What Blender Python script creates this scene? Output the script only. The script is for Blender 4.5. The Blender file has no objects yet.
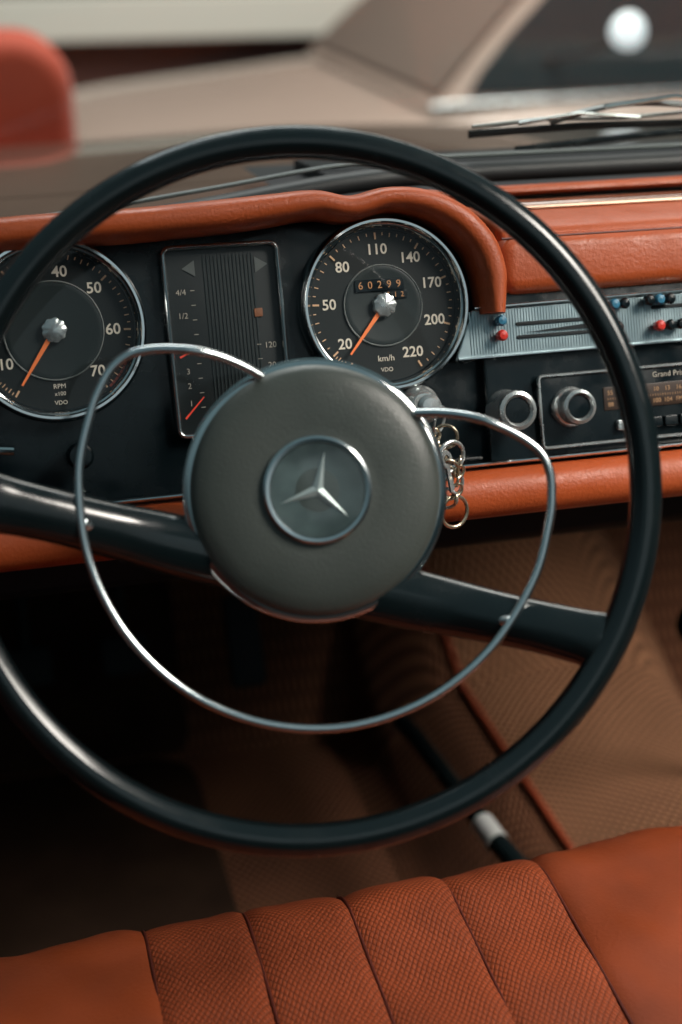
import bpy, math, random
from mathutils import Vector, Matrix
random.seed(4)
rad=math.radians
sc=bpy.context.scene
sc.view_settings.view_transform='Standard'; sc.view_settings.look='None'; sc.view_settings.exposure=0
COL=sc.collection
# ------------------------------------------------------------------ materials
def mat(name,base,rough=.5,metal=0,coat=0,spec=.5,noise=None,bump=None,emis=None,estr=0,sheen=0,rvar=None):
    """noise=(scale,amount) colour variation, bump=(scale,distance,strength), rvar=(scale,amount)"""
    m=bpy.data.materials.new(name); m.use_nodes=True
    nt=m.node_tree; b=nt.nodes['Principled BSDF']
    b.inputs['Base Color'].default_value=(*base,1); b.inputs['Roughness'].default_value=rough
    b.inputs['Metallic'].default_value=metal; b.inputs['Coat Weight'].default_value=coat
    b.inputs['Specular IOR Level'].default_value=spec
    if sheen: b.inputs['Sheen Weight'].default_value=sheen
    if emis: b.inputs['Emission Color'].default_value=(*emis,1); b.inputs['Emission Strength'].default_value=estr
    tc=nt.nodes.new('ShaderNodeTexCoord')
    def nz(scale,detail=4):
        n=nt.nodes.new('ShaderNodeTexNoise'); n.inputs['Scale'].default_value=scale; n.inputs['Detail'].default_value=detail
        nt.links.new(tc.outputs['Object'],n.inputs['Vector']); return n
    if noise:
        n=nz(noise[0]); r=nt.nodes.new('ShaderNodeMapRange')
        r.inputs['From Min'].default_value=.3; r.inputs['From Max'].default_value=.7
        r.inputs['To Min'].default_value=1-noise[1]; r.inputs['To Max'].default_value=1+noise[1]
        nt.links.new(n.outputs['Fac'],r.inputs['Value'])
        mx=nt.nodes.new('ShaderNodeVectorMath'); mx.operation='SCALE'; mx.inputs[0].default_value=base
        nt.links.new(r.outputs['Result'],mx.inputs['Scale']); nt.links.new(mx.outputs['Vector'],b.inputs['Base Color'])
    if rvar:
        n=nz(rvar[0],6); r=nt.nodes.new('ShaderNodeMapRange')
        r.inputs['From Min'].default_value=.35; r.inputs['From Max'].default_value=.65
        r.inputs['To Min'].default_value=max(0,rough-rvar[1]); r.inputs['To Max'].default_value=rough+rvar[1]
        nt.links.new(n.outputs['Fac'],r.inputs['Value']); nt.links.new(r.outputs['Result'],b.inputs['Roughness'])
    if bump:
        n=nz(bump[0],3); bp=nt.nodes.new('ShaderNodeBump'); bp.inputs['Distance'].default_value=bump[1]; bp.inputs['Strength'].default_value=bump[2]
        nt.links.new(n.outputs['Fac'],bp.inputs['Height']); nt.links.new(bp.outputs['Normal'],b.inputs['Normal'])
    return m
def weave(m,sx,sy,dist,dark,pw=.6):
    """woven / perforated lozenge texture from two crossed waves in object space"""
    nt=m.node_tree; b=nt.nodes['Principled BSDF']
    tc=nt.nodes.new('ShaderNodeTexCoord'); sep=nt.nodes.new('ShaderNodeSeparateXYZ')
    nt.links.new(tc.outputs['Object'],sep.inputs[0])
    def M(op,a,bv=None):
        n=nt.nodes.new('ShaderNodeMath'); n.operation=op
        for i,q in enumerate((a,bv)):
            if q is None: continue
            if isinstance(q,(int,float)): n.inputs[i].default_value=q
            else: nt.links.new(q,n.inputs[i])
        return n.outputs[0]
    X=M('MULTIPLY',sep.outputs['X'],2*math.pi/sx); YZ=M('SUBTRACT',sep.outputs['Y'],sep.outputs['Z']); Y=M('MULTIPLY',YZ,2*math.pi/sy)
    a=M('ABSOLUTE',M('SINE',M('ADD',X,Y))); c=M('ABSOLUTE',M('SINE',M('SUBTRACT',X,Y)))
    h01=M('POWER',M('MULTIPLY',a,c),pw)
    bp=nt.nodes.new('ShaderNodeBump'); bp.inputs['Distance'].default_value=dist; bp.inputs['Strength'].default_value=1
    nt.links.new(h01,bp.inputs['Height'])
    old=b.inputs['Normal'].links
    if old: nt.links.new(old[0].from_socket,bp.inputs['Normal'])
    nt.links.new(bp.outputs['Normal'],b.inputs['Normal'])
    mr=nt.nodes.new('ShaderNodeMapRange'); mr.inputs['To Min'].default_value=dark; mr.inputs['To Max'].default_value=1.1
    nt.links.new(h01,mr.inputs['Value'])
    vm=nt.nodes.new('ShaderNodeVectorMath'); vm.operation='SCALE'
    l=b.inputs['Base Color'].links
    if l: nt.links.new(l[0].from_socket,vm.inputs[0])
    else: vm.inputs[0].default_value=b.inputs['Base Color'].default_value[:3]
    nt.links.new(mr.outputs['Result'],vm.inputs['Scale']); nt.links.new(vm.outputs['Vector'],b.inputs['Base Color'])
    return m
LEA=(.37,.069,.017)
leather=mat('orange_leather',LEA,.46,spec=.4,noise=(9,.14),bump=(420,.0007,.6),rvar=(30,.10))
leather_seat=mat('seat_leather',(.245,.046,.013),.50,spec=.4,noise=(12,.22),bump=(350,.0007,.6),rvar=(25,.10))
leather_pleat=weave(mat('perforated_leather',(.27,.051,.015),.56,spec=.35,noise=(14,.18),bump=(500,.0004,.4)),.0085,.0115,.0005,.50,.55)
piping_m=mat('piping',(.08,.012,.006),.5,noise=(40,.1))
red_pipe=mat('carpet_piping_red',(.20,.034,.012),.5,noise=(40,.1))
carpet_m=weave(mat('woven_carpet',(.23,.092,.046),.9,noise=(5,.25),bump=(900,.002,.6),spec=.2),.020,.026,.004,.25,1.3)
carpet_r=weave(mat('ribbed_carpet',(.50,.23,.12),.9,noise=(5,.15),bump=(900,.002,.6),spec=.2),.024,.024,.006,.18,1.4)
chrome=mat('chrome',(.74,.76,.76),.11,1,rvar=(30,.02))
chrome_soft=mat('brushed_chrome',(.66,.70,.71),.20,1,rvar=(30,.03))
alu=mat('bright_aluminium',(.52,.55,.55),.26,.75,rvar=(30,.03))
warm=mat('warm_steel',(.52,.44,.33),.25,.85,rvar=(30,.03))
steel=mat('silver_panel',(.34,.44,.47),.36,.85,rvar=(40,.05),noise=(25,.06))
black=mat('black_gloss',(.004,.008,.010),.22,spec=.35,noise=(20,.2),rvar=(40,.1))
black_m=mat('black_matte',(.006,.010,.012),.6,spec=.25,noise=(20,.2))
bakelite=mat('black_bakelite',(.005,.009,.010),.2,coat=.3,rvar=(25,.08),bump=(90,.0003,.25))
hubm=mat('hub_pad',(.058,.067,.060),.44,noise=(18,.09),bump=(700,.0005,.5),rvar=(12,.10))
dialm=mat('dial_black',(.008,.012,.013),.5,spec=.3)
dial2=mat('dial_grey',(.018,.026,.027),.45,spec=.3)
cream=mat('dial_print',(.66,.60,.50),.6,emis=(.6,.5,.4),estr=.10)
faint=mat('faint_print',(.40,.36,.30),.6,emis=(.5,.4,.3),estr=.03)
amber_dim=mat('amber_dim',(.55,.25,.10),.6,emis=(.6,.25,.08),estr=.06)
needle_m=mat('needle_orange',(.85,.20,.05),.5,emis=(.85,.2,.05),estr=.18)
redm=mat('red_plastic',(.55,.03,.02),.35)
bluem=mat('blue_plastic',(.03,.16,.26),.35)
emblem_m=mat('emblem_enamel',(.125,.150,.145),.17,.5,coat=.7,noise=(45,.35))
rubber=mat('rubber',(.010,.012,.013),.55)
def glassy(name,tint=(1,1,1),refl=.05,rough=.03):
    m=bpy.data.materials.new(name); m.use_nodes=True; nt=m.node_tree; nt.nodes.clear()
    o=nt.nodes.new('ShaderNodeOutputMaterial'); t=nt.nodes.new('ShaderNodeBsdfTransparent'); g=nt.nodes.new('ShaderNodeBsdfGlossy')
    t.inputs[0].default_value=(*tint,1); g.inputs['Roughness'].default_value=rough
    mx=nt.nodes.new('ShaderNodeMixShader'); mx.inputs[0].default_value=refl; nt.links.new(t.outputs[0],mx.inputs[1]); nt.links.new(g.outputs[0],mx.inputs[2])
    nt.links.new(mx.outputs[0],o.inputs[0]); return m
glass_m=glassy('gauge_glass',(.97,.98,.98),.020)
screen_m=glassy('windscreen_glass',(.93,.97,.95),.06,.15)
# ------------------------------------------------------------------ mesh helpers
def empty(name,M,label,cat):
    e=bpy.data.objects.new(name,None); e.empty_display_size=.05; COL.objects.link(e); e.matrix_world=M
    e['label']=label; e['category']=cat; return e
def mk(name,V,Fc,material,parent=None,smooth=True,Mx=None,bevel=0,sub=0,angle=35):
    if Mx is not None: V=[Mx@Vector(v) for v in V]
    me=bpy.data.meshes.new(name); me.from_pydata([tuple(v) for v in V],[],Fc); me.update()
    import bmesh
    bm=bmesh.new(); bm.from_mesh(me); bmesh.ops.recalc_face_normals(bm,faces=bm.faces); bm.to_mesh(me); bm.free()
    me.materials.append(material)
    o=bpy.data.objects.new(name,me); COL.objects.link(o)
    if parent: o.parent=parent
    if bevel:
        b=o.modifiers.new('b','BEVEL'); b.width=bevel; b.segments=3; b.limit_method='ANGLE'; b.angle_limit=rad(35)
    if sub:
        s=o.modifiers.new('s','SUBSURF'); s.levels=sub; s.render_levels=sub
    if smooth:
        for p in me.polygons: p.use_smooth=True
        if not sub: me.set_sharp_from_angle(angle=rad(angle))
    return o
def lathe(prof,n=96,c=(0,0,0),lobes=None):
    V=[];Fc=[]
    for i in range(n):
        a=2*math.pi*i/n
        for r,z in prof:
            rr=r*(1+(lobes[1]*math.cos(lobes[0]*a) if lobes else 0))
            V.append((c[0]+rr*math.cos(a),c[1]+rr*math.sin(a),c[2]+z))
    m=len(prof)
    for i in range(n):
        j=(i+1)%n
        for k in range(m-1): Fc.append((i*m+k,j*m+k,j*m+k+1,i*m+k+1))
    return V,Fc
def sweep(pts,ra,rb=None,up=(0,0,1),closed=False,ns=16,power=2,cap=True):
    """sweep an oval section: ra across (perp to up), rb along up; ra/rb may be lists"""
    n=len(pts); P=[Vector(p) for p in pts]; V=[];Fc=[]; up=Vector(up)
    if rb is None: rb=ra
    for i in range(n):
        if closed: t=P[(i+1)%n]-P[i-1]
        else: t=P[min(i+1,n-1)]-P[max(i-1,0)]
        t.normalize(); s=t.cross(up)
        if s.length<1e-4: s=t.cross(Vector((1,0,0)))
        s.normalize(); w=s.cross(t).normalized()
        A=ra[i] if isinstance(ra,(list,tuple)) else ra; B=rb[i] if isinstance(rb,(list,tuple)) else rb
        for k in range(ns):
            a=2*math.pi*k/ns; c=math.cos(a); q=math.sin(a); e=2/power
            V.append(P[i]+s*A*math.copysign(abs(c)**e,c)+w*B*math.copysign(abs(q)**e,q))
    for i in range(n if closed else n-1):
        j=(i+1)%n
        for k in range(ns):
            l=(k+1)%ns; Fc.append((i*ns+k,i*ns+l,j*ns+l,j*ns+k))
    if cap and not closed:
        Fc.append(tuple(range(ns))); Fc.append(tuple((n-1)*ns+k for k in range(ns)))
    return V,Fc
def smoothpath(pts,n=12):
    """catmull-rom through points (tuples of any length)"""
    out=[]
    P=[list(p) for p in pts]
    for i in range(len(P)-1):
        p0=P[max(i-1,0)];p1=P[i];p2=P[i+1];p3=P[min(i+2,len(P)-1)]
        for k in range(n):
            t=k/n
            out.append([.5*((2*b)+(-a+c)*t+(2*a-5*b+4*c-d)*t*t+(-a+3*b-3*c+d)*t**3) for a,b,c,d in zip(p0,p1,p2,p3)])
    out.append(P[-1]); return out
def rrect(cx,cy,w,h,r,n=6):
    pts=[]
    for (sx,sy,a0) in ((1,1,0),(-1,1,90),(-1,-1,180),(1,-1,270)):
        for k in range(n+1):
            a=rad(a0+90*k/n); pts.append((cx+sx*(w/2-r)+r*math.cos(a),cy+sy*(h/2-r)+r*math.sin(a)))
    return pts
def plate(cx,cy,w,h,r,z0,z1,bev=0):
    """rounded plate with softened top edge"""
    loops=[(0,z0),(0,z1-bev)]
    if bev:
        for k in range(1,5):
            a=rad(90*k/4); loops.append((bev*(1-math.cos(a)),z1-bev+bev*math.sin(a)))
    V=[];Fc=[]; N=None
    for off,z in loops:
        ps=rrect(cx,cy,w-2*off,h-2*off,max(r-off,.0002)); N=len(ps)
        V+=[(x,y,z) for x,y in ps]
    for i in range(len(loops)-1):
        for k in range(N):
            l=(k+1)%N; Fc.append((i*N+k,i*N+l,(i+1)*N+l,(i+1)*N+k))
    Fc.append(tuple(range(N))); Fc.append(tuple((len(loops)-1)*N+k for k in range(N)))
    return V,Fc
def box(x0,x1,y0,y1,z0,z1):
    V=[(x,y,z) for x in (x0,x1) for y in (y0,y1) for z in (z0,z1)]
    return V,[(0,1,3,2),(4,5,7,6),(0,1,5,4),(2,3,7,6),(0,2,6,4),(1,3,7,5)]
def join(*vf):
    V=[];Fc=[]
    for v,f in vf:
        o=len(V); V+=list(v); Fc+=[tuple(i+o for i in q) for q in f]
    return V,Fc
def text(s,size,x,y,z,rot=0,align='CENTER',spacing=1.0,bold=0):
    cu=bpy.data.curves.new('t','FONT'); cu.body=s; cu.size=size; cu.align_x=align; cu.align_y='CENTER'; cu.space_character=spacing
    cu.offset=bold; cu.resolution_u=3
    o=bpy.data.objects.new('t',cu); COL.objects.link(o); bpy.context.view_layer.update()
    me=bpy.data.meshes.new_from_object(o.evaluated_get(bpy.context.evaluated_depsgraph_get()))
    R=Matrix.Translation((x,y,z))@Matrix.Rotation(rot,4,'Z')
    V=[tuple(R@v.co) for v in me.vertices]; Fc=[tuple(p.vertices) for p in me.polygons]
    bpy.data.objects.remove(o); bpy.data.curves.remove(cu); bpy.data.meshes.remove(me)
    return V,Fc
def quad2(x0,y0,x1,y1,w0,w1,z):
    d=Vector((x1-x0,y1-y0)); d.normalize(); n=Vector((-d.y,d.x))
    return [(x0+n.x*w0,y0+n.y*w0,z),(x0-n.x*w0,y0-n.y*w0,z),(x1-n.x*w1,y1-n.y*w1,z),(x1+n.x*w1,y1+n.y*w1,z)],[(0,1,2,3)]
# ------------------------------------------------------------------ DASHBOARD
t20=rad(20)
G=Vector((.28,.932,.746))
MD=Matrix(((1,0,0,G.x),(0,math.sin(t20),-math.cos(t20),G.y),(0,math.cos(t20),math.sin(t20),G.z),(0,0,0,1)))
DI=MD.inverted()
dash=empty('dashboard',MD,'orange leather padded dashboard with black panel and chrome-rimmed gauges','dashboard')
mk('instrument_panel',*plate(-.165,-.030,.49,.185,.01,-.05,-.012,.003),black,dash)
mk('fascia_panel',*plate(.255,-.058,.365,.125,.004,-.05,-.004,.002),black,dash)
# cowl brow
cw=[(-.36,.020,.0115),(-.325,.046,.0118),(-.285,.0600,.0115),(-.245,.0645,.0110),(-.17,.0655,.0110),(-.11,.0678,.0112),(-.075,.0702,.0106),(-.045,.0722,.0096)]
cx0,cy0=.0065,.001
for a,r,h in ((112,.0720,.0090),(90,.0715,.0086),(70,.0728,.0095),(50,.0748,.0110),(30,.0762,.0116),(14,.0753,.0112),(2,.0735,.0095)):
    cw.append((cx0+r*math.cos(rad(a)),cy0+r*math.sin(rad(a)),h))
cw.append((.0790,-.012,.0078))
cw=smoothpath(cw,8)
V,Fc=sweep([(p[0],p[1],-.008) for p in cw],[p[2] for p in cw],.030,ns=28,power=2.7)
mk('padded_cowl',V,Fc,leather,dash,angle=80)
V,Fc=box(-.35,.33,.965,1.055,.72,.782)
mk('glare_shield',V,Fc,black_m,dash,Mx=DI,bevel=.012)
# right pad
mk('crash_pad',*plate(.265,.0215,.352,.041,.012,-.03,.006,.010),leather,dash,angle=80)
V,Fc=sweep([(x,.0405,.0012) for x in (.092,.44)],.0009,ns=8)
mk('stitched_seam',V,Fc,piping_m,dash)
prof=[(.955,.776),(.950,.783),(.956,.789),(.975,.7905),(1.02,.7895),(1.046,.787),(1.05,.778),(1.05,.74),(.955,.74)]
def extr(prof,x0,x1,nx=2):
    V=[];Fc=[];m=len(prof)
    for i in range(nx):
        x=x0+(x1-x0)*i/(nx-1); V+=[(x,a,b) for a,b in prof]
    for i in range(nx-1):
        for k in range(m):
            l=(k+1)%m; Fc.append((i*m+k,i*m+l,(i+1)*m+l,(i+1)*m+k))
    Fc.append(tuple(range(m))); Fc.append(tuple((nx-1)*m+k for k in range(m)))
    return V,Fc
mk('dash_top_pad',*extr(prof,.375,.75),leather,dash,Mx=DI,bevel=.003,angle=60)
mk('top_trim_strip',*sweep([(.40,1.012,.7912),(.75,1.012,.7912)],.003,.0015,ns=10),mat('tan_trim',(.34,.21,.14),.3,.4),dash,Mx=DI)
mk('top_wood_strip',*sweep([(.39,1.028,.7905),(.75,1.028,.7905)],.011,.0022,ns=10),mat('varnished_strip',(.16,.050,.020),.18,coat=.6,noise=(20,.3)),dash,Mx=DI)
mk('rear_pad_lip',*sweep([(.34,1.052,.796),(.75,1.054,.796)],.006,.004,ns=12),leather,dash,Mx=DI)
# lower pad and chrome strip
mk('lower_crash_pad',*sweep([(x,-.140,-.006) for x in (-.42,-.2,0,.2,.47)],.0178,.022,ns=24,power=2.4),leather,dash,angle=80)
mk('chrome_strip',*sweep([(x,-.1185,.001) for x in (-.42,0,.47)],.0019,.004,ns=12),chrome,dash)
mk('under_dash_shelf',*box(-.33,.80,.985,1.40,.52,.585),black_m,dash,Mx=DI,bevel=.01)
mk('lower_trim_strip',*sweep([(.32,.99,.565),(.80,.99,.565)],.01,.010,ns=10),mat('dark_brown_trim',(.05,.02,.012),.3),dash,Mx=DI)

def gauge(name,label,cx,cy,nums,sub,needle_ang,tickrange,minor,inner):
    R=.0600
    g=mk(name,*lathe([(R-.002,-.045),(R-.001,-.012),(.0535,-.011),(.0535,-.045)],96,(cx,cy,0)),black,dash); g['label']=label
    mk('bezel',*lathe([(.0618,-.013),(.0618,-.006),(.0608,-.0005),(.0594,.0018),(.0578,.0018),(.0568,-.0002),(.0566,-.0022),(.0556,-.0026),(.0548,-.0040),(.0546,-.0070),(.0540,-.011)],128,(cx,cy,0)),chrome,g)
    mk('dial',*join(lathe([(.0002,-.0115),(.0538,-.0115)],96,(cx,cy,0))),dialm,g)
    mk('inner_dial',*lathe([(.0002,-.0102),(inner-.004,-.0102),(inner-.002,-.0098),(inner,-.0104),(inner+.0002,-.0114)],96,(cx,cy,0)),dial2,g)
    mk('dial_ring',*lathe([(inner-.0004,-.0103),(inner,-.0095),(inner+.0006,-.0103)],96,(cx,cy,0)),mat('ring_grey',(.34,.36,.35),.4,.3),g)
    z=-.0108; parts=[]
    for s,a in nums:
        parts.append(text(s,.0104,cx+.0395*math.cos(rad(a)),cy+.0395*math.sin(rad(a)),z,bold=.00016))
    for s,x,y,size in sub: parts.append(text(s,size,cx+x,cy+y,-.0092 if math.hypot(x,y)<inner else z))
    mk('numerals',*join(*parts),cream,g,smooth=False)
    parts=[]
    A=[a for _,a in tickrange]
    for i in range(len(A)-1):
        for k in range(minor):
            a=rad(A[i]+(A[i+1]-A[i])*k/minor); big=(k==0); mid=(k%2==0)
            r0=.0468 if big else (.0485 if mid else .0495); w=.00065 if big else .00032
            parts.append(quad2(cx+r0*math.cos(a),cy+r0*math.sin(a),cx+.0515*math.cos(a),cy+.0515*math.sin(a),w,w,z))
    a=rad(A[-1]); parts.append(quad2(cx+.0468*math.cos(a),cy+.0468*math.sin(a),cx+.0515*math.cos(a),cy+.0515*math.sin(a),.00065,.00065,z))
    mk('scale_marks',*join(*parts),mat('tick_print',(.62,.38,.22),.6,emis=(.6,.3,.15),estr=.05),g,smooth=False)
    a=rad(needle_ang); c,s=math.cos(a),math.sin(a)
    mk('needle',*quad2(cx+c*.003,cy+s*.003,cx+c*.043,cy+s*.043,.0017,.0007,-.0070),needle_m,g,smooth=False)
    mk('needle_hub',*lathe([(.0002,-.0034),(.0045,-.0037),(.0080,-.0052),(.0086,-.0088)],64,(cx,cy,0),(9,.05)),alu,g)
    mk('glass',*lathe([(.0002,-.0028),(.03,-.0032),(.0548,-.0045)],64,(cx,cy,0)),glass_m,g)
    return g
sp=gauge('speedometer','round black speedometer with orange needle and cream numerals',.0035,.0006,
 [('20',220),('50',176),('80',134),('110',92),('140',55),('170',20),('200',-19),('220',-61)],
 [('km/h',-.001,-.0375,.0062),('VDO',-.001,-.0455,.0042)],230,[('',236),('',220),('',176),('',134),('',92),('',55),('',20),('',-19),('',-61)],6,.0285)
tc_=gauge('tachometer','round black rev counter with orange needle',-.2275,.0000,
 [('10',211),('20',168),('30',126),('40',79),('50',42),('60',-3),('70',-48)],
 [('RPM',0,-.0375,.0045),('x100',0,-.0425,.0038),('VDO',0,-.0485,.0040)],235,[('',235),('',211),('',168),('',126),('',84),('',42),('',-3),('',-52)],8,.033)
# odometer
mk('odometer',*plate(.0015,.0150,.036,.0085,.001,-.0102,-.0088,.0004),black,sp)
mk('trip_counter',*plate(.0125,.0075,.018,.0060,.001,-.0102,-.0091,.0003),black,sp)
mk('odometer_digits',*join(*[text(ch,.0074,.0015-.014+.007*i,.0150,-.0084) for i,ch in enumerate('60299')],*[text(ch,.0052,.0078+.005*i,.0075,-.0088) for i,ch in enumerate('512')]),amber_dim,sp,smooth=False)
parts=[]
for k in range(10):
    a=rad(-20-3.2*k); parts.append(quad2(-.2275+.0515*math.cos(a),.0515*math.sin(a),-.2275+.0532*math.cos(a),.0532*math.sin(a),.0012,.0012,-.0109))
mk('red_sector',*join(*parts),mat('red_sector',(.20,.03,.02),.5),tc_,smooth=False)
# combined instrument cluster
ucx,ucy,uw,uh=-.1110,-.0150,.079,.128
cl=mk('instrument_cluster',*plate(ucx,ucy,uw,uh,.004,-.03,-.0085,.001),dialm,dash); cl['label']='rectangular fuel, temperature and oil pressure display with chrome frame'
mk('chrome_frame',*sweep([(x,y,-.0060) for x,y in rrect(ucx,ucy,uw,uh,.005,5)],.0021,.0045,closed=True,ns=16),chrome_soft,cl)
rib=[box(ucx-.012+.0026*i,ucx-.012+.0026*i+.0009,ucy-.046,ucy+.058,-.0085,-.0078) for i in range(14)]
mk('ribbed_display',*join(*rib),dial2,cl,smooth=False)
z=-.0078
P=[text(s,.0056,ucx-.029,ucy+y,z) for s,y in (('4/4',.034),('1/2',.018),('R',-.007),('3',-.020),('2',-.030),('1',-.042))]
P+=[quad2(ucx+.0205,ucy+y,ucx+.0235,ucy+y,.00025,.00025,z) for y in [-.055+.010*k for k in range(6)]]
P+=[quad2(ucx-.0225,ucy+y,ucx-.0195,ucy+y,.00025,.00025,z) for y in [-.055+.010*k for k in range(10)]]
mk('scale_print',*join(*P),faint,cl,smooth=False)
mk('temperature_print',*join(*[text(s,.0058,ucx+.030,ucy+y,z) for s,y in (('120',-.006),('20',-.020))]),faint,cl,smooth=False)
adk=mat('arrow_dark',(.09,.10,.095),.4)
for tv in ([(ucx-.027,ucy+.050,z),(ucx-.018,ucy+.0555,z),(ucx-.018,ucy+.0445,z)],[(ucx+.033,ucy+.050,z),(ucx+.024,ucy+.0555,z),(ucx+.024,ucy+.0445,z)]):
    mk('turn_arrow',tv,[(0,1,2)],adk,cl,smooth=False)
mk('warning_light',*plate(ucx+.0235,ucy+.017,.006,.006,.0008,-.0085,-.0072,.0003),mat('warn_amber',(.22,.075,.025),.4),cl)
pr=mat('pointer_red',(.7,.06,.03),.5,emis=(.7,.05,.03),estr=.15)
for q in ((-.034,-.052,-.020,-.038),(-.034,-.010,-.020,-.004),(.034,-.030,.021,-.026)):
    mk('gauge_pointer',*quad2(ucx+q[0],ucy+q[1],ucx+q[2],ucy+q[3],.0007,.0004,-.0070),pr,cl,smooth=False)
mk('display_glass',[(ucx-uw/2+.002,ucy-uh/2+.002,-.0055),(ucx+uw/2-.002,ucy-uh/2+.002,-.0055),(ucx+uw/2-.002,ucy+uh/2-.002,-.0055),(ucx-uw/2+.002,ucy+uh/2-.002,-.0055)],[(0,1,2,3)],glass_m,cl)
# heater control
hp_V=[(.066,-.0085),(.44,-.0045),(.44,-.0415),(.051,-.0430)]
V=[(x,y,-.004) for x,y in hp_V]+[(x,y,.0) for x,y in hp_V]
heater=mk('heater_control',V,[(0,1,2,3),(4,5,6,7),(0,1,5,4),(1,2,6,5),(2,3,7,6),(3,0,4,7)],steel,dash,bevel=.001); heater['label']='ribbed silver heater control panel with sliding levers'
mk('panel_rib',*join(*[box(.063+.0022*i,.063+.0022*i+.0009,-.040,-.0095+.00002*i,-.0005,.0006) for i in range(170)]),steel,heater,smooth=False)
mk('upper_edge_strip',*sweep([(.067,-.0070,.0005),(.45,-.0030,.0005)],.0014,.003,ns=10),chrome_soft,heater)
mk('lower_edge_strip',*sweep([(.052,-.0425,.0005),(.45,-.0415,.0005)],.0012,.003,ns=10),chrome_soft,heater)
for sx_,sy_,sw_ in ((.130,-.0205,.064),(.130,-.0300,.064),(.27,-.0160,.13),(.27,-.0300,.13)):
    mk('lever_slot',*plate(sx_,sy_,sw_,.0028,.0012,-.001,.0012,.0003),black_m,heater)
mk('arrow_print',[(.104,-.027,.0014),(.158,-.0235,.0014),(.158,-.0275,.0014)],[(0,1,2)],black_m,heater,smooth=False)
def lever(x,y,m,r=.0040,h=.012):
    mk('lever_knob',*lathe([(.0002,h),(r*.7,h-.0004),(r,h-.0022),(r*.85,.004),(r*.5,.001)],24,(x,y,0)),m,heater)
for x,y,m in ((.084,-.0175,bluem),(.084,-.0280,redm),(.1640,-.0120,black),(.172,-.0120,bluem),(.180,-.0120,black),(.166,-.0285,redm),(.174,-.0285,black),(.200,-.0110,black),(.208,-.0110,bluem),(.2165,-.0110,black),(.207,-.030,redm),(.2155,-.030,black),(.224,-.030,black)): lever(x,y,m)
sk=mk('switch_knob',*lathe([(.0002,.0215),(.0085,.021),(.0100,.0195),(.0100,.012),(.0095,.0),(.0095,-.006)],48,(.0865,-.0820,0)),black,dash)
mk('knob_ring',*lathe([(.0092,.0205),(.0112,.0232),(.0138,.0220),(.0146,.017),(.0142,.006),(.0150,.001),(.0155,-.003)],64,(.0865,-.0820,0)),alu,sk)
# radio
radio=mk('radio',*plate(.207,-.0855,.192,.052,.003,-.006,.0025,.001),black,dash); radio['label']='chrome-framed push-button car radio with amber dial scale'
mk('radio_frame',*sweep([(x,y,.003) for x,y in rrect(.207,-.0855,.192,.052,.003,4)],.0012,.002,closed=True,ns=10),alu,radio)
mk('radio_dial',*plate(.196,-.0800,.070,.017,.001,.002,.0032,.0003),mat('dial_amber_dark',(.035,.019,.012),.3),radio)
mk('dial_scale',*join(*[text(s,.0046,.166+.0092*i,-.0760,.0036) for i,s in enumerate(('55','6','7','8','10','13','16'))],*[text(s,.0046,.166+.0092*i,-.0845,.0036) for i,s in enumerate(('88','92','94','98','100','104','FM'))],*[quad2(.164+.0020*i,-.0810,.164+.0020*i,-.0795,.0002,.0002,.0036) for i in range(31)]),mat('radio_print',(.45,.26,.13),.6),radio,smooth=False)
for i in range(5):
    mk('push_button',*plate(.1745+.0125*i,-.1000,.0108,.0075,.0012,.002,.007,.0008),alu if i<1 else black,radio)
mk('radio_script',*text('Grand Prix',.0056,.214,-.0655,.0030,spacing=1.05),faint,radio,smooth=False)
for kx in (.1345,.262):
    rk=mk('radio_knob',*lathe([(.0002,.019),(.0080,.0185),(.0086,.0165),(.0090,.002)],48,(kx,-.0835,0)),black,radio)
    mk('knob_ring',*lathe([(.0082,.0180),(.0100,.0212),(.0124,.0198),(.0131,.014),(.0126,.008),(.0140,.0065),(.0148,.0026)],64,(kx,-.0835,0)),alu,rk)
# other controls on left
mk('pull_knob',*lathe([(.0002,.016),(.007,.0155),(.009,.012),(.009,.004),(.006,-.012)],40,(-.2200,-.0850,0)),black,dash)
mk('vent_lever',*sweep([(-.285,-.075,.0),(-.262,-.078,.004)],.003,ns=10),chrome,dash)
mk('ignition_lock',*lathe([(.0002,.010),(.0085,.0098),(.0105,.008),(.0125,.002),(.0145,-.002),(.0150,-.012)],48,(.022,-.0725,0)),alu,dash)
# ------------------------------------------------------------------ KEYS
MK=MD@Matrix.Translation((.020,-.0735,.016))
keys=empty('key_ring',MK,'warm-toned keys and linked rings hanging from the ignition lock','keys')
mk('ignition_key',*join(lathe([(.0002,.004),(.006,.0035),(.0085,.001),(.0085,-.001),(.006,-.0025),(.0002,-.003)],32,(0,0,.010)),box(-.002,.002,-.0008,.0008,-.016,.008)),alu,keys)
def ring(name,c,r,t,ax,ay,az=0,m=warm):
    RR=Matrix.Rotation(az,3,'Z')@Matrix.Rotation(ay,3,'Y')@Matrix.Rotation(ax,3,'X')
    pts=[RR@Vector((r*math.cos(2*math.pi*k/40),r*math.sin(2*math.pi*k/40),0))+Vector(c) for k in range(40)]
    mk(name,*sweep(pts,t,closed=True,ns=10,up=RR@Vector((0,0,1))),m,keys)
ring('ring',(.006,-.010,.011),.0095,.0011,.3,.9,0,alu)
ring('ring',(.009,-.0215,.013),.0080,.0012,.2,-.4)
ring('ring',(.011,-.036,.014),.0110,.0015,.25,.35,0,alu)
ring('ring',(.006,-.044,.017),.0085,.0013,.7,-.3)
ring('ring',(.010,-.055,.016),.0100,.0014,.2,.5,0,alu)
for i in range(6): ring('chain_link',(.001+.0020*i,-.020-.0068*i,.012),.0044,.0011,.2,(.2,1.3)[i%2])
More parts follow.
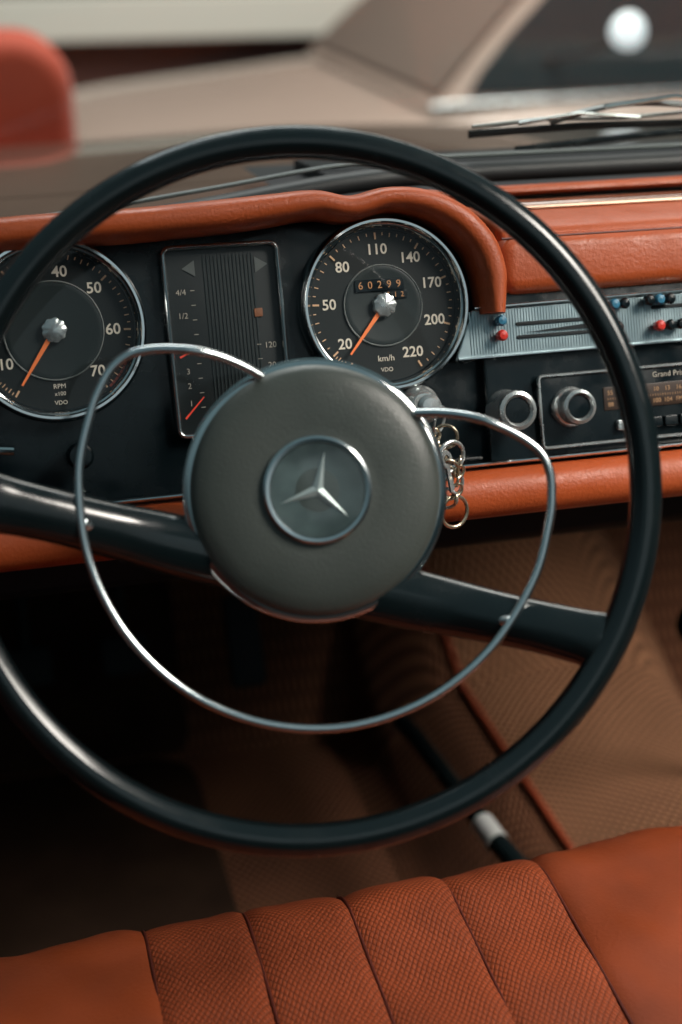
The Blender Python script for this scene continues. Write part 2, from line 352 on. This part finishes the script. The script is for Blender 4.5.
for i in range(5): ring('chain_link',(.016-.0012*i,-.040-.0062*i,.018),.0042,.0011,.3,(1.2,.3)[i%2])
ring('ring',(.010,-.074,.015),.0110,.0014,.15,.3)
ring('ring',(.004,-.064,.016),.0080,.0012,.5,-.5,0,alu)
def key(a,cx,cy,z,m):
    Rz=Matrix.Translation((cx,cy,z))@Matrix.Rotation(a,4,'Z')@Matrix.Rotation(.6,4,'Y')
    k=join(lathe([(.0032,.0008),(.0060,.0008),(.0065,0),(.0060,-.0008),(.0032,-.0008)],28,(0,-.009,0)),box(-.0018,.0018,-.032,-.014,-.0008,.0008),*[box(.0016,.0030,-.024-.003*i,-.022-.003*i,-.0007,.0007) for i in range(3)])
    mk('spare_key',*k,m,keys,Mx=Rz)
key(-.45,.000,-.020,.010,warm); key(.10,.004,-.028,.022,alu)
# ------------------------------------------------------------------ STEERING WHEEL
t24=rad(24)
W=Vector((.1795,.7510,.6898))
SPIN=-15.5
MW=Matrix.Translation(W)@Matrix.Rotation(rad(-9),4,'Z')@Matrix(((1,0,0,0),(0,math.sin(t24),-math.cos(t24),0),(0,math.cos(t24),math.sin(t24),0),(0,0,0,1)))@Matrix.Rotation(rad(SPIN),4,'Z')
wheel=empty('steering_wheel',MW,'large thin-rimmed black steering wheel with chrome horn ring and padded hub','steering wheel')
# rim with finger ridge
RC=.2060; n=160; V=[];Fc=[]; ns=36
for i in range(n):
    a=2*math.pi*i/n
    for k in range(ns):
        b=2*math.pi*k/ns
        rr=.0098; 
        g1=math.exp(-((b-rad(52))/.07)**2)+math.exp(-((b-rad(128))/.07)**2)
        ra_=rr*(1-.06*g1)
        x=ra_*math.cos(b); zz=ra_*.97*math.sin(b)
        V.append(((RC+x)*math.cos(a),(RC+x)*math.sin(a),zz))
for i in range(n):
    j=(i+1)%n
    for k in range(ns):
        l=(k+1)%ns; Fc.append((i*ns+k,i*ns+l,j*ns+l,j*ns+k))
mk('rim',V,Fc,bakelite,wheel,angle=180)
# spokes: one bar line passing below the hub centre
HZ=-.030
for sgn in (1,-1):
    pts=[]
    for x,y,z,wa,wb in ((.010,-.052,HZ-.014,.0195,.012),(.045,-.052,HZ-.012,.0195,.0125),(.075,-.052,HZ-.009,.0190,.0130),(.100,-.0515,HZ-.005,.0178,.0132),(.125,-.0510,-.027,.0167,.0130),(.150,-.0505,-.018,.0162,.0122),(.172,-.0505,-.010,.0167,.0110),(.186,-.051,-.004,.0182,.0095),(.199,-.053,-.001,.0220,.0080)):
        pts.append((sgn*x,y,z,wa,wb))
    pts=smoothpath(pts,8)
    V,Fc=sweep([p[:3] for p in pts],[p[3] for p in pts],[p[4] for p in pts],ns=32,power=2.0)
    mk('spoke',V,Fc,bakelite,wheel,angle=180)
    mk('horn_ring_bracket',*sweep([(sgn*.126,-.052,-.018),(sgn*.1315,-.051,-.0125)],.0036,.004,ns=14),chrome_soft,wheel)
# hub pad
hub=[(.0002,.0000),(.030,.0000),(.034,-.0008),(.040,-.0004),(.052,-.0008),(.064,-.0024),(.0720,-.0050),(.0762,-.0085),(.0775,-.0120)]
mk('hub_pad',*lathe([(r,z+HZ+.011) for r,z in hub],128),hubm,wheel,angle=60)
mk('hub_trim_ring',*lathe([(.0765,.001+HZ),(.0790,.0005+HZ),(.0812,HZ-.0015),(.0815,HZ-.006),(.0795,HZ-.010),(.0740,HZ-.012)],128),chrome,wheel)
mk('hub_base',*lathe([(.0782,HZ-.009),(.077,HZ-.018),(.062,HZ-.030),(.040,HZ-.045),(.0002,HZ-.045)],96),black,wheel)
ez=HZ+.0110
emb=mk('emblem',*lathe([(.0002,ez-.0006),(.008,ez-.0004),(.016,ez+.0002),(.022,ez+.0010),(.0285,ez+.0022)],96),emblem_m,wheel,angle=180)
emb['label']='round chrome badge with three-pointed star'
mk('emblem_ring',*lathe([(.0280,ez+.0012),(.0292,ez+.0028),(.0312,ez+.0032),(.0328,ez+.0022),(.0336,ez-.0006)],96),chrome_soft,emb)
V=[(0,0,ez+.0026)];Fc=[]
for k in range(3):
    a=rad(93+120*k); b=rad(93+120*k+60)
    V.append((.0240*math.cos(a),.0240*math.sin(a),ez+.0016)); V.append((.0036*math.cos(b),.0036*math.sin(b),ez+.0006))
for k in range(6): Fc.append((0,1+k,1+(k+1)%6))
mk('star',V,Fc,mat('star_silver',(.60,.65,.65),.4,.4),emb,smooth=False)
mk('emblem_glass',*lathe([(.0002,ez+.0048),(.012,ez+.0044),(.021,ez+.0036),(.0285,ez+.0024)],64),glassy('emblem_lens',(.90,.94,.93),.09,.12),emb,angle=180)
# horn ring
half=[(-90,.1430),(-70,.1430),(-50,.1425),(-30,.1420),(-10,.1420),(5,.1422),(13,.1425),(18,.1415),(22.5,.1375),(26.5,.1300),(31,.1200),(36,.1090),(41,.0980),(46,.0870),(51,.0770)]
zr=lambda r: -.008 if r>.11 else -.008-(.11-r)*.45
Rr=[(r*math.cos(rad(a)),r*math.sin(rad(a)),zr(r)-.004) for a,r in half]
L=[(-x,y,z) for x,y,z in reversed(Rr)]
path=smoothpath(L[:-1]+Rr,8)
mk('horn_ring',*sweep(path,.0029,ns=16),chrome_soft,wheel,angle=180)
mk('steering_column',*lathe([(.0002,HZ-.03),(.030,HZ-.03),(.032,HZ-.05),(.030,-.24),(.0002,-.24)],48),black_m,wheel)
off=Matrix.Rotation(rad(-SPIN),3,'Z')@Vector((.0086,.0006,0))
for o in wheel.children:
    if not o.name.startswith('rim'): o.location=off
# ------------------------------------------------------------------ SEAT
def smooth01(t): t=max(0,min(1,t)); return t*t*(3-2*t)
gro=[.070,.1405,.2115,.2860,.3590]
def zprof(s):
    Lt=.46; cyc,czc,R=.762,.312,.050
    if s<Lt: 
        y=.302+s; return y,.362-.05*(Lt-s)-.02*(1-s/Lt)**2,Vector((0,.05,1)).normalized()
    a=(s-Lt)/R
    if a<math.pi/2*1.05:
        return cyc+R*math.sin(a),czc+R*math.cos(a),Vector((0,math.sin(a),math.cos(a)))
    d=(a-math.pi/2*1.05)*R
    return cyc+R-.1*d,czc-d,Vector((0,1,0))
def bulge(x,s):
    if gro[0]<=x<=gro[-1]:
        for i in range(4):
            if gro[i]<=x<=gro[i+1]:
                t=(x-gro[i])/(gro[i+1]-gro[i])
                h=.0040*(1-abs(2*t-1)**6)*(.70+.5*t)
                return h*(.92+.08*math.sin(s*37+i*1.7))
    if x>gro[-1]:
        d=x-gro[-1]; h=.0048*(1-math.exp(-d/.008))+.005*smooth01(d/.09)
        return h-.055*smooth01((d-.125)/.06)**1.5
    d=gro[0]-x; h=.0032*(1-math.exp(-d/.008))-.004*smooth01(d/.10)
    return h-.05*smooth01((d-.14)/.06)**1.5
def seatpart(name,x0,x1,nx,material,parent,dens=1):
    V=[];Fc=[];nsd=150
    for i in range(nx+1):
        x=x0+(x1-x0)*i/nx
        for k in range(nsd+1):
            s=.10+k*(.62-.10)/nsd
            y,z,nrm=zprof(s); p=Vector((x,y,z))+nrm*bulge(x,s)
            wob=.0010*math.sin(x*61+s*23)+.0009*math.sin(x*17-s*47)+.0005*math.sin(x*140+s*90)
            p+=nrm*wob; V.append(p)
    for i in range(nx):
        for k in range(nsd): a=i*(nsd+1)+k; Fc.append((a,a+1,a+nsd+2,a+nsd+1))
    return mk(name,V,Fc,material,parent,angle=180)
seat=empty('driver_seat',Matrix.Identity(4),'orange-red leather driver seat with perforated pleated centre panel','car seat')
seatpart('pleated_panel',gro[0],gro[-1],320,leather_pleat,seat)
seatpart('side_bolster',gro[-1],.545,80,leather_seat,seat)
seatpart('side_bolster',-.125,gro[0],80,leather_seat,seat)
def seam(x,off=.0012,r=.0016,m=piping_m,name='piping'):
    pts=[]
    for k in range(120):
        s=.10+k*(.60-.10)/119; y,z,nrm=zprof(s); pts.append(Vector((x,y,z))+nrm*(off))
    mk(name,*sweep(pts,r,ns=8,up=(1,0,0)),m,seat,angle=180)
for g in gro: seam(g,.0002,.0013)
mk('seat_base',*box(-.09,.52,.35,.79,.06,.29),black_m,seat,bevel=.02)
# ------------------------------------------------------------------ CAR BODY (own car)
car=empty('open_car',Matrix.Identity(4),'open classic car body with carpeted footwell, windscreen frame and bronze hood','car')
bronze=mat('bronze_paint',(.11,.085,.064),.22,.2,coat=.6,noise=(3,.1))
mk('footwell_carpet',[(-.30,.0,0),(1.3,.0,0),(1.3,1.52,0),(-.30,1.52,0),(-.30,1.80,.40),(1.3,1.80,.40),(-.30,1.82,.7),(1.3,1.82,.7)],[(0,1,2,3),(3,2,5,4),(4,5,7,6)],carpet_m,car,smooth=False)
tp=smoothpath([(.395,.0),(.42,.022),(.465,.075),(.50,.108),(.53,.120)],6)
def tun(pr,name,m):
    V=[];Fc=[];N=len(pr); ys=[0,.4,.8,1.0,1.2,1.4,1.55,1.7,1.82]
    for y in ys:
        up=.0 if y<1.4 else (y-1.4)*.5
        V+=[(a,y,b+up*(b>.03)) for a,b in pr]
    for i in range(len(ys)-1):
        for k in range(N-1): Fc.append((i*N+k,i*N+k+1,(i+1)*N+k+1,(i+1)*N+k))
    mk(name,V,Fc,m,car,angle=60)
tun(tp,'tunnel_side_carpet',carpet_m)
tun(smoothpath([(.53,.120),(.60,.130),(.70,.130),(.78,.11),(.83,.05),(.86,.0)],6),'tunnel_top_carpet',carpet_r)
mk('carpet_piping',*sweep([(.529,y,.122+(0 if y<1.4 else (y-1.4)*.5)) for y in (.2,.6,.9,1.1,1.25,1.4,1.55,1.8)],.0046,ns=12),red_pipe,car)
mk('door_panel',*box(-.34,-.30,-.2,1.9,-.05,.74),mat('dark_door_trim',(.06,.012,.006),.5),car,bevel=.02)
mm=mat('footwell_shade',(.026,.015,.010),.95,spec=.05,noise=(8,.4),bump=(300,.001,.5))  # near-black sheets over the carpet, painting in the left footwell's shade
mk('heel_shade_sheet',*plate(-.04,1.14,.50,.77,.06,.001,.007,.003),mm,car)
mk('toe_shade_sheet',*plate(0,0,.50,.40,.02,.001,.007,.003),mm,car,Mx=Matrix.Translation((-.04,1.640,.172))@Matrix.Rotation(math.atan2(.40,.28),4,'X'))
gk=[(-.40,.90,.765),(-.2,1.02,.770),(.05,1.065,.778),(.18,1.075,.790),(.30,1.082,.803),(.42,1.09,.804),(.9,1.075,.804),(1.3,.98,.80)]
gk=[tuple(q) for q in smoothpath(gk,6)]
mk('windscreen_gasket',*sweep(gk,.011,.008,ns=14,power=2.5),rubber,car)
mk('windscreen_trim',*sweep([(x,y+.015,z_+.011) for x,y,z_ in gk],.0022,.0018,ns=10),mat('dull_trim',(.10,.11,.11),.45,.5),car)
def grid(x0,x1,y0,y1,nx,ny,zf):
    V=[(x0+(x1-x0)*i/nx,y0+(y1-y0)*j/ny,zf(x0+(x1-x0)*i/nx,y0+(y1-y0)*j/ny)) for i in range(nx+1) for j in range(ny+1)]
    return V,[(i*(ny+1)+j,i*(ny+1)+j+1,(i+1)*(ny+1)+j+1,(i+1)*(ny+1)+j) for i in range(nx) for j in range(ny)]
def hoodz(x,y):
    d=abs(x-.5); t=(y-1.1)/1.4
    return .757-.030*t-.125*t*t+.014*math.exp(-(d/.30)**2)-.05*smooth01((d-.62)/.25)
mk('scuttle',*grid(-.42,1.42,1.085,1.36,30,8,hoodz),bronze,car,angle=180)
mk('air_intake',*grid(.26,1.05,1.10,1.33,20,6,lambda x,y:.788-.012*(y-1.1)/.23-.010*abs(x-.6)),black_m,car)
for i in range(7):
    mk('intake_slat',*box(.30,.95,1.17+.018*i,1.178+.018*i,.776,.7925-.0010*i),black_m,car)
mk('hood',*grid(-.42,1.42,1.364,2.55,40,30,hoodz),bronze,car,angle=180)
mk('front_end',*box(-.42,1.42,2.50,2.60,.0,.58),bronze,car,bevel=.04)
mk('windscreen_glass',*grid(-.40,1.38,0,1,24,4,lambda x,v:0),screen_m,car)
o=bpy.data.objects['windscreen_glass']
for v in o.data.vertices:
    x,t=v.co.x,v.co.y; v.co=(x,1.102-.16*(abs(x-.5)/.9)**2.2-.28*t,.812-.03*(1-smooth01((x)/.3))+.36*t)
# wiper
wip=mk('wiper_arm',*sweep(smoothpath([(.47,1.098,.840),(.50,1.094,.848),(.54,1.090,.853),(.60,1.088,.849),(.72,1.095,.835),(.80,1.12,.80)],6),.0034,.0024,ns=10),mat('arm_grey',(.18,.19,.19),.3,.7),car)
mk('wiper_blade',*sweep([(.402,1.104,.832),(.50,1.103,.835),(.60,1.102,.834),(.73,1.100,.828)],.0014,.0034,ns=10),rubber,wip)
mk('blade_holder',*sweep([(.403,1.098,.839),(.46,1.096,.843),(.53,1.095,.8415),(.60,1.096,.844),(.66,1.098,.8405),(.73,1.10,.836)],.0018,.0015,ns=10),mat('holder_grey',(.22,.23,.22),.3,.7),wip)
mk('blade_yoke',*sweep([(.44,1.092,.841),(.49,1.088,.8475),(.545,1.090,.842)],.0014,.0014,ns=8),alu,wip)
mk('blade_yoke',*sweep([(.58,1.092,.844),(.63,1.088,.850),(.69,1.090,.842)],.0014,.0014,ns=8),alu,wip)
mk('wiper_link',*sweep([(.45,1.12,.815),(.60,1.13,.822),(.75,1.14,.816)],.003,.003,ns=10),black,car)
mk('wiper_spring',*sweep([(.51,1.084,.852),(.57,1.082,.858),(.62,1.082,.853)],.002,.002,ns=10),chrome,wip)
# pedals
for x,w,h in ((.02,.055,.045),(.13,.055,.045),(.27,.04,.11)):
    pd=mk('pedal',*plate(0,0,w,h,.008,-.006,.006,.003),black_m,car,Mx=Matrix.Translation((x,1.45,.20))@Matrix.Rotation(rad(60),4,'X'))
    mk('pedal_arm',*sweep([(x,1.455,.20),(x,1.51,.33),(x,1.54,.55)],.007,ns=10),black_m,pd)
# levers
lev=empty('handbrake_lever',Matrix.Identity(4),'black lever with chrome band between seat and carpeted tunnel','lever')
mk('grip',*sweep(smoothpath([(.424,1.315,.145),(.430,1.27,.146),(.445,1.105,.148)],6),.0110,.0110,ns=18),bakelite,lev)
mk('chrome_band',*sweep([(.4448,1.108,.148),(.4480,1.072,.1485)],.0120,ns=18),mat('band_silver',(.65,.67,.66),.3,.4),lev)
mk('shaft',*sweep([(.4479,1.073,.1485),(.456,1.02,.149),(.466,.95,.14)],.0112,ns=18),bakelite,lev)
gl=empty('gear_lever',Matrix.Identity(4),'gear lever with round black knob standing on the tunnel','gear lever')
mk('knob',*lathe([(.0002,.026),(.010,.024),(.018,.016),(.021,.004),(.018,-.008),(.008,-.018),(.006,-.022)],40,(.657,1.10,.345)),bakelite,gl)
mk('shaft',*sweep([(.657,1.10,.33),(.71,1.13,.22),(.75,1.14,.12)],.006,ns=12),chrome,gl)
# ------------------------------------------------------------------ SHOWROOM BEHIND
fl=mk('floor',[(-8,-3,-.25),(12,-3,-.25),(12,9,-.25),(-8,9,-.25)],[(0,1,2,3)],mat('showroom_floor',(.10,.05,.035),.35,noise=(1.5,.2)),smooth=False); fl['kind']='structure'
wl=empty('wall',Matrix.Identity(4),'dark maroon showroom wall with pale window ledge','wall'); 
mk('lower_panelling',*box(-6,10,6.6,6.8,-.25,.38),mat('maroon_panel',(.060,.020,.016),.6,noise=(2,.3)),wl)
mk('window_ledge',*box(-6,2.35,6.45,6.85,.38,.56),mat('cream_paint',(.88,.84,.74),.5),wl,bevel=.01)
mk('upper_panelling',*box(-6,10,6.65,6.8,.57,3),mat('brown_wall',(.15,.085,.06),.6,noise=(1,.3)),wl)
mk('corner_post',*box(2.35,2.50,6.45,6.85,-.25,1.5),mat('post_beige',(.20,.14,.11),.5),wl)
# armchair
ch=empty('armchair',Matrix.Translation((-.02,3.2,-.25)),'orange upholstered armchair standing beside the parked car','armchair')
och=mat('orange_fabric',(.50,.055,.015),.7,noise=(5,.15),sheen=.3)
mk('backrest',*plate(0,.67,.56,.62,.12,-.07,.07,.05),och,ch,Mx=Matrix.Rotation(rad(90),4,'X'))
mk('seat',*plate(0,0,.50,.44,.08,.28,.46,.04),och,ch,Mx=Matrix.Translation((0,-.25,0)))
for s in (-1,1):
    mk('armrest',*plate(s*.25,-.22,.08,.48,.035,.25,.62,.03),och,ch)
    for yy in (-.42,.02): mk('leg',*lathe([(.0002,0),(.012,0),(.02,.28),(.0002,.28)],16,(s*.23,yy,0)),black_m,ch)
# parked car
rose=mat('beige_paint',(.62,.47,.39),.22,.05,coat=.7,noise=(2,.05))
dkglass=mat('dark_window',(.018,.032,.036),.35,spec=.2)
pc=empty('parked_car',Matrix.Translation((.24,3.62,-.25)),'beige classic saloon car with dark windows parked in the showroom','car')
body=[(.0,.30),(-.02,.45),(.03,.555),(.14,.600),(.45,.632),(.85,.668),(1.10,.698),(1.9,.725),(2.9,.725),(3.5,.70),(3.95,.65),(4.05,.52),(4.02,.30),(3.6,.20),(2,.18),(.5,.20)]
V=[];Fc=[];m=len(body)
for y,sc_ in ((0,.93),(.05,.985),(.14,1),(.8,1.01),(1.5,1),(1.6,.985),(1.65,.93)):
    V+=[(2+(x-2)*(.97+.03*sc_),y,.45+(z_-.45)*sc_) for x,z_ in body]
for i in range(6):
    for k in range(m): Fc.append((i*m+k,i*m+(k+1)%m,(i+1)*m+(k+1)%m,(i+1)*m+k))
Fc.append(tuple(range(m)));Fc.append(tuple(6*m+k for k in range(m)))
mk('body',V,Fc,rose,pc,sub=1)
# greenhouse: rounded side outline, body-coloured shell with glass set proud of it
gout=[(1.02,.70),(1.12,.80),(1.27,.94),(1.42,1.06),(1.55,1.125),(1.75,1.16),(2.1,1.17),(2.45,1.14),(2.75,1.02),(2.98,.82),(3.05,.70)]
V=[];Fc=[];m=len(gout)
def gy(z_): return .10+.42*(z_-.70)*.9
for sgn_ in (0,1):
    for x,z_ in gout:
        y=gy(z_) if sgn_==0 else 1.65-gy(z_)
        V.append((x,y,z_))
Fc.append(tuple(range(m)));Fc.append(tuple(m+k for k in range(m)))
for k in range(m-1): Fc.append((k,k+1,m+k+1,m+k))
mk('cabin_shell',V,Fc,rose,pc,angle=30)
def sidewin(pts,side,name):
    V=[(x,(gy(z_)-.006) if side==0 else (1.65-gy(z_)+.006),z_) for x,z_ in pts]
    mk(name,V,[tuple(range(len(V)))],dkglass,pc,smooth=False)
for sd in (0,1):
    sidewin([(1.11,.735),(1.15,.79),(1.24,.88),(1.38,1.00),(1.52,1.075),(1.75,1.11),(1.98,1.12),(1.98,.735)],sd,'front_side_window')
    sidewin([(2.05,.735),(2.05,1.12),(2.40,1.08),(2.66,.98),(2.86,.80),(2.88,.735)],sd,'rear_side_window')
V=[];refl_tint=mat('windscreen_reflection_tint',(.20,.155,.13),.3,coat=.5)  # room reflection on the glass is put into the beige base colour
for x,z_ in ((1.045,.735),(1.12,.81),(1.27,.95),(1.42,1.07)):
    V+=[(x-.006,gy(z_)+.03,z_+.006),(x-.006,1.65-gy(z_)-.03,z_+.006)]
mk('windscreen',V,[(0,1,3,2),(2,3,5,4),(4,5,7,6)],refl_tint,pc,angle=60)
mk('waist_moulding',*sweep([(1.0,.085,.712),(2.0,.08,.732),(3.0,.085,.728)],.012,.012,ns=10),alu,pc)
for x in (.75,3.15):
    for y in (.10,1.55):
        MXr=Matrix.Translation((x,y,.31))@Matrix.Rotation(rad(90),4,'X')
        wh=mk('wheel',*lathe([(.20,-.08),(.29,-.085),(.31,-.06),(.31,.06),(.29,.085),(.20,.08)],40),rubber,pc,Mx=MXr)
        mk('rim',*lathe([(.0002,.05),(.12,.06),(.20,.08),(.21,0),(.20,-.08),(.12,-.06),(.0002,-.05)],40),chrome,wh,Mx=MXr)
mk('headlight',*lathe([(.0002,.03),(.06,.02),(.09,0),(.09,-.05)],24),chrome,pc,Mx=Matrix.Translation((.0,.25,.52))@Matrix.Rotation(rad(-90),4,'Y'))
sl=mk('window_glint',*lathe([(.0002,.03),(.03,.022),(.046,.0),(.04,-.03),(.0002,-.05)],32),mat('glint_glow',(.9,.95,.95),.3,emis=(.85,.95,1),estr=.8),pc,Mx=Matrix.Translation((1.48,-.08,.912))@Matrix.Rotation(rad(75),4,'X'))  # glowing disc added to imitate the bright reflection on the side window
mk('glint_bracket',*sweep([(1.48,-.05,.89),(1.42,.05,.84),(1.34,.15,.82)],.008,ns=8),black_m,sl)
# ------------------------------------------------------------------ LIGHT
w=bpy.data.worlds.new('World'); sc.world=w; w.use_nodes=True; nt=w.node_tree; bg=nt.nodes['Background']
tc=nt.nodes.new('ShaderNodeTexCoord'); sp_=nt.nodes.new('ShaderNodeSeparateXYZ'); cr=nt.nodes.new('ShaderNodeValToRGB')
nt.links.new(tc.outputs['Generated'],sp_.inputs[0]); 
mr=nt.nodes.new('ShaderNodeMapRange'); mr.inputs['From Min'].default_value=-1
nz=nt.nodes.new('ShaderNodeTexNoise'); nz.inputs['Scale'].default_value=2.6; nz.inputs['Detail'].default_value=1
nt.links.new(tc.outputs['Generated'],nz.inputs['Vector'])
ad=nt.nodes.new('ShaderNodeMath'); ad.operation='MULTIPLY_ADD'; ad.inputs[1].default_value=.35; 
nt.links.new(nz.outputs['Fac'],ad.inputs[0]); nt.links.new(sp_.outputs['Z'],mr.inputs['Value']); nt.links.new(mr.outputs[0],ad.inputs[2])
nt.links.new(ad.outputs[0],cr.inputs['Fac'])
e=cr.color_ramp.elements; e[0].position=.45; e[0].color=(.010,.020,.023,1); e[1].position=1.05; e[1].color=(.30,.47,.52,1)
x=cr.color_ramp.elements.new(.72); x.color=(.042,.072,.080,1)
x=cr.color_ramp.elements.new(.82); x.color=(.13,.20,.22,1)
nt.links.new(cr.outputs[0],bg.inputs[0]); bg.inputs[1].default_value=.38
def area(name,loc,tgt,sx,sy,P,col,spread=180):
    l=bpy.data.lights.new(name,'AREA'); l.shape='RECTANGLE'; l.size=sx; l.size_y=sy; l.energy=P; l.color=col; l.spread=rad(spread)
    o=bpy.data.objects.new(name,l); COL.objects.link(o); o.location=loc
    o.rotation_euler=(Vector(tgt)-Vector(loc)).to_track_quat('-Z','Y').to_euler()
area('window_light',(2.0,-.1,2.3),(.82,.95,.40),1.3,1.0,13,(1,.93,.84),50)
area('side_light',(2.2,.1,2.3),(.50,.95,.45),1.6,1.1,4.4,(1,.94,.86))
area('ceiling_light',(.2,2.3,2.8),(.3,.9,.7),1.6,.5,14,(.88,.95,1))
area('rear_fill',(.7,-1.6,1.9),(.3,.9,.7),2.0,1.4,2.5,(.85,.97,1))  # unseen soft fill added behind the camera to brighten chrome and hub
area('showroom_light',(1.4,3.4,3.2),(1.2,4.8,0),3,1.5,150,(1,.95,.90))
# ------------------------------------------------------------------ CAMERA
psi=rad(15);p=rad(24)
Fv=Vector((math.sin(psi)*math.cos(p),math.cos(psi)*math.cos(p),-math.sin(p)))
Rv=Vector((math.cos(psi),-math.sin(psi),0));Uv=Rv.cross(Fv)
cd=bpy.data.cameras.new('camera'); cam=bpy.data.objects.new('camera',cd); COL.objects.link(cam)
cam.matrix_world=Matrix(((Rv.x,Uv.x,-Fv.x,0),(Rv.y,Uv.y,-Fv.y,0),(Rv.z,Uv.z,-Fv.z,1.02),(0,0,0,1)))
cd.sensor_fit='VERTICAL'; cd.sensor_height=36; cd.lens=50; cd.clip_start=.02; cd.clip_end=100
cd.dof.use_dof=True; cd.dof.focus_distance=.985; cd.dof.aperture_fstop=2.9
sc.camera=cam
